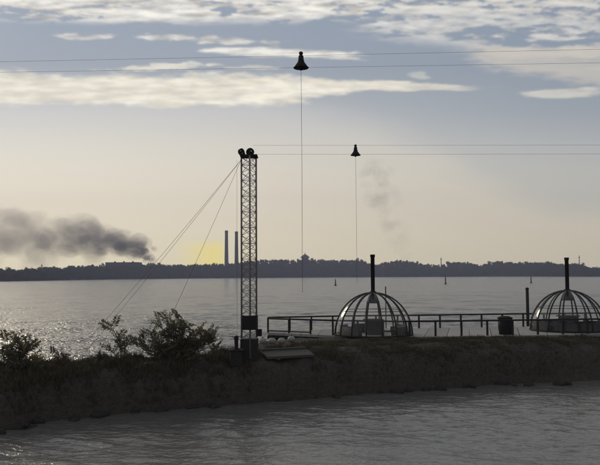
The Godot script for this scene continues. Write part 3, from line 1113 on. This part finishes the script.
	# row of pale round buoys lying between mast and railing
	for i in 4:
		var p := at_depth(262.5 + i * 9.6, 340.5, 44.2 + i * 0.35)
		var s := bank_st(p)
		var top: float = p.y + 0.17
		var gy := bank_height(s.x, s.y)
		var t := thing("round_buoy", "pale round buoy in a row below the railing end", "buoy", Vector3(p.x, maxf(gy, top - 0.40), p.z), i * 1.3, "pale round buoys in a row")
		part("float", lathe_mesh([Vector2(0.0, 0.0), Vector2(0.12, 0.02), Vector2(0.21, 0.10), Vector2(0.24, 0.2), Vector2(0.21, 0.30), Vector2(0.12, 0.38), Vector2(0.0, 0.40)], 20), M.buoy, t)
		part("eyelet", lathe_mesh([Vector2(0.0, 0.39), Vector2(0.05, 0.39), Vector2(0.05, 0.44), Vector2(0, 0.45)], 10), M.dark_steel, t)

	# concrete ramp slab lying on the slope
	var rp := at_depth(287, 356, 36.0)
	for i in 200:
		rp = at_depth(287, 356, 36.0 + i * 0.05)
		var hit := bank_st(rp)
		if bank_height(hit.x, hit.y) >= rp.y: break
	var rs := bank_st(rp)
	var ry := bank_height(rs.x, rs.y)
	var ramp := thing("ramp_slab", "flat grey concrete slab lying on the slope right of the mast", "slab", Vector3(rp.x, ry + 0.12, rp.z), atan2(-bank_dir.z, bank_dir.x))
	part("slab", box_mesh(Vector3(2.7, 0.14, 1.15), Vector3.ZERO, Basis(Vector3.RIGHT, 0.2)), M.concrete, ramp)
	part("edge_kerb", box_mesh(Vector3(2.6, 0.10, 0.10), Basis(Vector3.RIGHT, 0.2) * Vector3(0, 0.12, -0.5), Basis(Vector3.RIGHT, 0.2)), M.concrete, ramp)

	# bushes on the crest
	var fronds := [frond_mesh(1, 7, 0.72), frond_mesh(2, 8, 0.84), frond_mesh(3, 6, 0.64), frond_mesh(4, 9, 0.78), frond_mesh(5, 5, 0.5)]
	var put := func(px: float, t: float) -> Vector3:
		# ground point on the crest seen at column px, t metres behind the waterline
		var dir := pixel_dir(px, 300)
		var flat := Vector3(dir.x, 0, dir.z)
		var k: float = ((bank_a - EYE).dot(bank_out) + t) / flat.dot(bank_out)
		var p := Vector3(EYE.x, 0, EYE.z) + flat * k
		var s := bank_st(p)
		p.y = bank_height(s.x, s.y) - 0.05
		return p
	bush("leafy_shrub", "broad shrub with feathery leaves, cut off by the picture edge", "shrub", put.call(18, 3.2), [Vector3(0.0, 1.45, 0), Vector3(-0.5, 1.35, 0.1), Vector3(0.55, 1.05, 0.1), Vector3(-0.75, 0.8, 0.1), Vector3(0.35, 1.3, -0.2), Vector3(0.8, 0.5, 0.1), Vector3(-0.2, 1.0, 0.2)], fronds, M.leaf, 85, 1.0, 21)
	bush("dry_shrub", "small round reddish brown shrub on the bank crest", "shrub", put.call(59, 3.3), [Vector3(0.0, 0.75, 0), Vector3(-0.25, 0.65, 0.1), Vector3(0.28, 0.62, 0.0), Vector3(0.05, 0.5, 0.15)], fronds, M.leaf_brown, 30, 1.0, 22, 0.62)
	bush("sapling", "young sapling with upswept feathery leaves left of the big bush", "sapling", put.call(121, 3.2), [Vector3(-0.35, 1.75, 0), Vector3(-0.05, 1.2, 0.1), Vector3(0.22, 0.9, 0.0), Vector3(-0.55, 0.8, 0.1)], fronds, M.leaf, 30, 0.85, 23)
	bush("leafy_shrub", "wide dense bush with feathery leaf tips between sapling and mast", "shrub", put.call(173, 3.3), [Vector3(-0.73, 2.11, 0), Vector3(-0.30, 2.28, 0.1), Vector3(0.24, 2.11, -0.1), Vector3(0.79, 1.71, 0), Vector3(1.40, 1.54, 0.1), Vector3(1.89, 1.31, 0), Vector3(-1.16, 1.60, 0.1), Vector3(-1.52, 0.97, 0.1), Vector3(0.49, 1.25, 0.3), Vector3(0.00, 1.60, 0.3), Vector3(1.10, 1.03, 0.2), Vector3(-0.61, 1.03, 0.3), Vector3(1.59, 0.68, 0.2), Vector3(2.13, 0.91, 0.0), Vector3(-1.75, 0.65, 0.0), Vector3(-1.45, 1.25, 0.1), Vector3(-0.85, 0.75, 0.25), Vector3(2.25, 0.55, 0.1), Vector3(1.9, 1.2, -0.1), Vector3(0.55, 1.75, 0.1), Vector3(0.9, 1.45, 0.2)], fronds, M.leaf, 294, 1.0, 24)
	bush("sprig", "single thin sprig on the bank crest left of the sapling", "plant", put.call(95, 3.4), [Vector3(-0.05, 0.4, 0)], fronds, M.leaf, 5, 0.8, 25, 0.5)

	# rocks at the waterline
	var rocks := [rock_mesh(1), rock_mesh(2), rock_mesh(3), rock_mesh(4)]
	for i in 30:
		var s := -0.5 + i * 1.08 + rng.randf_range(-0.6, 0.6)
		var t := rng.randf_range(-0.95, -0.45)
		var p := bank_a + bank_dir * s + bank_out * (table(shore_line, s) - ground_noise.get_noise_1d(s * 2.2) * 0.5 + t)
		var o := part("shore_rock", rocks[i % 4], M.rock, self)
		o.position = p + Vector3(0, rng.randf_range(-0.02, 0.07), 0)
		o.rotation = Vector3(rng.randf_range(-0.2, 0.2), rng.randf() * TAU, rng.randf_range(-0.2, 0.2))
		o.scale = Vector3(rng.randf_range(0.3, 1.0), rng.randf_range(0.35, 0.6), rng.randf_range(0.35, 0.6))
		tag(o, "dark rock half sunk in the edge of the embankment", "rock", "rocks along the waterline")
	for q in [[14, 428, 1.9, 0.42, "low dark boulder with a wet flat top at the bank foot"], [33, 422, 1.0, 0.34, "pointed dark boulder reaching into the water at bank foot"]]:
		var p := at_height(q[0], q[1], 0.02)
		var o := part("boulder", rock_mesh(31 + int(q[0])), M.rock, self)
		o.position = p
		o.scale = Vector3(q[2], q[3], 0.6)
		o.rotation.y = 0.2
		tag(o, q[4], "rock", "boulders at the foot of the bank")

	# grass, as far as the front edge of the pier
	var front_depth := [[240, 47.0]]
	for q in front: front_depth.append([q[0], -at_height(q[0], q[1], 3.42).z])
	var tuft := grass_tuft(3)
	var mm := MultiMesh.new()
	mm.transform_format = MultiMesh.TRANSFORM_3D
	mm.mesh = tuft
	var xf := []
	for i in 36000:
		var s := rng.randf_range(-8.0, 44.0)
		var t := rng.randf_range(0.5, 7.5)
		var p := bank_point(s, t)
		if p.y < 0.35 or -p.z > table(front_depth, 300.0 + FOCAL * p.x / -p.z) - 0.4: continue
		if Vector2(p.x - rp.x, (p.z - rp.z) * 0.55).length() < 1.35: continue
		var cover := ground_noise.get_noise_2d(s * 4.0 + 200.0, t * 4.0)
		if cover < rng.randf_range(-0.9, -0.05): continue
		var k := rng.randf_range(0.5, 1.25) * (0.8 + cover) * lerpf(1.0, 0.6, smooth(bank_step - 1.0, bank_step + 3.0, s))
		xf.append(Transform3D(Basis(Vector3.UP, rng.randf() * TAU).scaled(Vector3(k, k, k)), p))
	mm.instance_count = xf.size()
	for i in xf.size(): mm.set_instance_transform(i, xf[i])
	var gi := MultiMeshInstance3D.new()
	gi.name = "bank_grass"
	gi.multimesh = mm
	gi.material_override = M.grass
	add_child(gi)
	tag(gi, "rough dark grass covering the embankment", "grass", "", "stuff")
